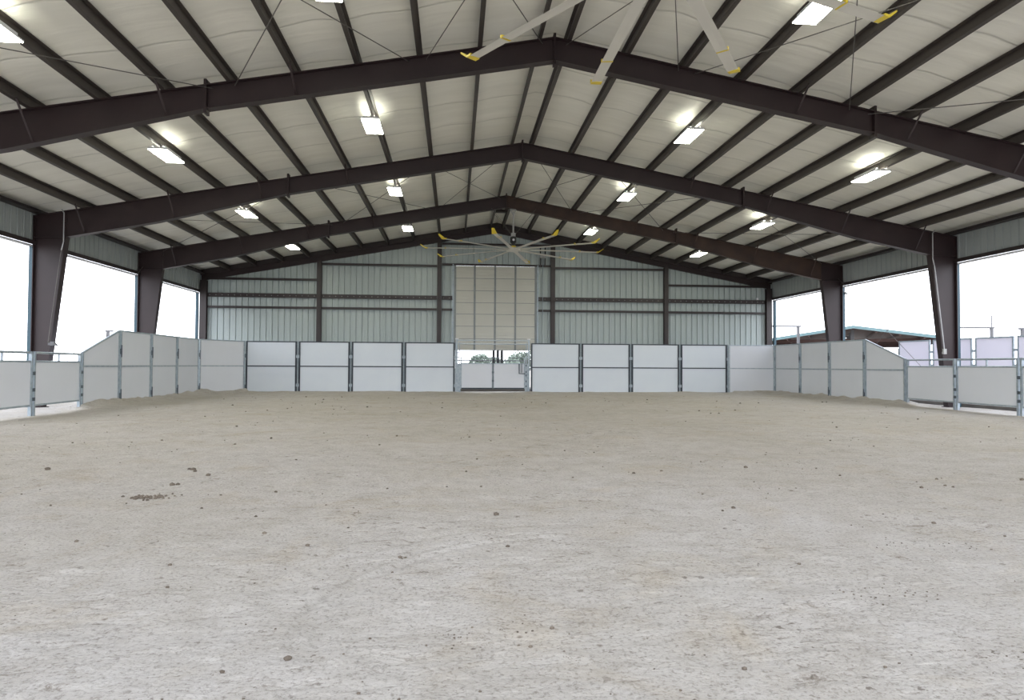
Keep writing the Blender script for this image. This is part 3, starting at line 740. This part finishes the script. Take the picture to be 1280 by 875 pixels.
# ------------------------------------------------------------------ outside: through the gate and under the left panels
for i, u in enumerate((617, 622.3, 627.3)):
    p = along(u, 46.); tag(MB().box(p.x-.09, p.x+.09, p.y-.09, p.y+.09, -.1, 3.6).build('steel_post', 'black'), ['left', 'middle', 'right'][i] + ' one of three black posts standing outside behind the gate', 'post', 'posts behind the gate')
def bush(u, depth, h, w, label, seed):
    rnd = random.Random(seed); c = along(u, depth)
    t = thing('bush', label, 'bush', c, 0, 'bushes beyond the gate')
    m = MB(); blobs = [(rnd.uniform(-.38, .38)*w, rnd.uniform(-.3, .3)*w*.6, h*rnd.uniform(.35, .70), w*rnd.uniform(.16, .28)) for _ in range(9)]
    for k in range(1500):
        b = rnd.choice(blobs); d = V((rnd.gauss(0, 1), rnd.gauss(0, 1), rnd.gauss(0, 1))).normalized()*b[3]*rnd.uniform(.75, 1.1)
        p = V(b[:3]) + V((d.x, d.y, d.z*h/w*1.1)); p.z = max(.05, p.z)
        a = V((rnd.gauss(0, 1), rnd.gauss(0, 1), rnd.gauss(0, 1))).normalized()*.16; q = a.orthogonal().normalized()*.10
        n = len(m.v); m.v += [tuple(p-a), tuple(p+q), tuple(p+a), tuple(p-q)]; m.f.append((n, n+1, n+2, n+3))
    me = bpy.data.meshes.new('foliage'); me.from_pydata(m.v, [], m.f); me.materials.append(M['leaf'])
    o = bpy.data.objects.new('foliage', me); C.objects.link(o); o.parent = t
    s = MB()
    for b in blobs[:5]: s.tube([(b[0]*.2, b[1]*.2, -.1), (b[0], b[1], b[2])], [.07, .03], 6)
    s.build('stem', 'bark', t)
for i, (u, d, h, w, lb) in enumerate(((589, 74., 2.0, 3.0, 'leftmost small grey-green bush seen through the gate opening'), (602, 70., 2.75, 4.0, 'rounded grey-green bush left of the black posts behind the gate'), (613, 73., 2.5, 3.2, 'grey-green bush just left of the black posts behind the gate'),
                                    (633, 72., 2.45, 3.2, 'grey-green bush just right of the black posts behind the gate'), (644, 76., 2.7, 3.6, 'grey-green bush in the right half of the gate opening'), (656, 66., 3.4, 4.2, 'tallest grey-green bush at the right edge of the gate opening'))):
    bush(u, d + (i % 3)*7., h*(1+(i % 3)*.06), w*.85, lb, 50+i)
p = along(616, 50.); tag(MB().box(p.x-9, p.x+9, p.y-.05, p.y+.05, 1.82, 1.90).box(p.x-9, p.x-8.9, p.y-.05, p.y+.05, -.1, 1.9).box(p.x+8.9, p.x+9, p.y-.05, p.y+.05, -.1, 1.9).build('pipe_rail', 'farpipe'), 'thin pipe rail outside behind the gate', 'rail')
for s in (-1, 1):
    tag(MB().box(s*17.25-.15, s*17.25+.15, 5, 39, -.1, .12).build('concrete_kerb', 'concrete'), 'low concrete kerb along the outside of the %s openings' % ('left' if s < 0 else 'right'), 'kerb', 'kerbs')
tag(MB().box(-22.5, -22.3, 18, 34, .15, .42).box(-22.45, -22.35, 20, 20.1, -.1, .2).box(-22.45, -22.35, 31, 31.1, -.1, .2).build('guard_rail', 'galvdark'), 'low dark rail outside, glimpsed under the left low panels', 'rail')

# ------------------------------------------------------------------ loose clods on the dirt
rnd = random.Random(3); cl = MB()
ico = bmesh.new(); bmesh.ops.create_icosphere(ico, subdivisions=1, radius=1.); iv = [v.co.copy() for v in ico.verts]; ifc = [[v.index for v in f.verts] for f in ico.faces]; ico.free()
for k in range(1700):
    y = 2.6 + 30*rnd.random()**1.5; x = rnd.uniform(-13.5, 13.8)
    dens = noise.noise(V((x*.45, y*.45, 9.)))
    if dens < rnd.uniform(-.5, .35): continue
    r = min(.016, .003 + .0035*rnd.expovariate(1.0)) * (1 + y*.035)
    z = floor_z(x, y); n = len(cl.v)
    for c_ in iv:
        q = c_ * (1 + .35*noise.noise(c_*1.7 + V((k*.37, 0, 0)))); cl.v.append((x+q.x*r*1.3, y+q.y*r, z+q.z*r*.85+r*.35))
    cl.f += [tuple(n+i for i in f) for f in ifc]
def clod(x, y, r, k):
    z = floor_z(x, y); n = len(cl.v)
    for c_ in iv:
        q = c_ * (1 + .4*noise.noise(c_*1.7 + V((k*.37, 0, 0)))); cl.v.append((x+q.x*r*.95, y+q.y*r*.8, z+q.z*r*.6+r*.25))
    cl.f.extend([tuple(n+i for i in f) for f in ifc])
for k, (x, y, r) in enumerate(((-8.1, 9.98, .045), (-3.6, 5.67, .022), (-1.98, 6.69, .032), (-2.82, 5.34, .02), (-2.78, 5.35, .016), (-5.68, 9.3, .04), (-6.08, 9.85, .05), (-6.15, 9.9, .035), (-6.0, 9.7, .035), (-5.86, 8.6, .04), (-5.8, 8.62, .03), (-5.55, 5.93, .02), (-4.5, 5.2, .02), (-5.0, 7.2, .02), (1.9, 9.6, .04), (3.4, 7.9, .03), (5.2, 8.4, .035), (2.2, 6.1, .025), (.1, 9.2, .03))): clod(x, y, r, k)
for k in range(60): clod(rnd.gauss(-5.8, .14), rnd.gauss(7.86, .07), rnd.uniform(.012, .030), k)
for cx_, cy_, nn in ((.4, 4.2, 40), (-2.1, 3.75, 26), (1.6, 5.4, 40), (.9, 3.2, 50), (-3.6, 3.0, 40), (2.3, 4.4, 30)):
    for k in range(nn): clod(rnd.gauss(cx_, .28), rnd.gauss(cy_, .10), rnd.uniform(.003, .009), k)
tag(cl.build('dirt_clods', 'clod'), 'small dark clods and crumbs scattered over the dirt floor', 'dirt', kind='stuff')

# ------------------------------------------------------------------ sky, camera, view
w = bpy.data.worlds.new('overcast_sky'); bpy.context.scene.world = w; w.use_nodes = True
nt = w.node_tree; bg = nt.nodes['Background']
tc = nt.nodes.new('ShaderNodeTexCoord'); sp = nt.nodes.new('ShaderNodeSeparateXYZ'); nt.links.new(tc.outputs['Generated'], sp.inputs['Vector'])
rp = nt.nodes.new('ShaderNodeValToRGB'); rp.color_ramp.elements[0].position = 0.; rp.color_ramp.elements[0].color = (.915, .935, 1, 1)
rp.color_ramp.elements[1].position = .8; rp.color_ramp.elements[1].color = (.82, .885, 1, 1)
nt.links.new(sp.outputs['Z'], rp.inputs['Fac']); nt.links.new(rp.outputs['Color'], bg.inputs['Color'])
bg.inputs['Strength'].default_value = 4.3

cam = bpy.data.cameras.new('camera'); co = bpy.data.objects.new('camera', cam); C.objects.link(co)
cam.sensor_width = 36.; cam.sensor_fit = 'HORIZONTAL'; cam.lens = 835.92/1280*36.; cam.clip_end = 1000.
yaw, pit, roll = .0854, .0232, .0053
r = V((math.cos(yaw), -math.sin(yaw), 0)); fw = V((math.sin(yaw), math.cos(yaw), 0)); up = V((0, 0, 1))
F = fw*math.cos(pit)+up*math.sin(pit); U = up*math.cos(pit)-fw*math.sin(pit)
R_ = r*math.cos(roll)+U*math.sin(roll); U_ = U*math.cos(roll)-r*math.sin(roll)
co.matrix_world = Matrix(((R_.x, U_.x, -F.x, CAMX), (R_.y, U_.y, -F.y, 0), (R_.z, U_.z, -F.z, 1.5), (0, 0, 0, 1)))
sc = bpy.context.scene; sc.camera = co
sc.view_settings.view_transform = 'Standard'; sc.view_settings.look = 'None'; sc.view_settings.exposure = 0.; sc.view_settings.gamma = 1.
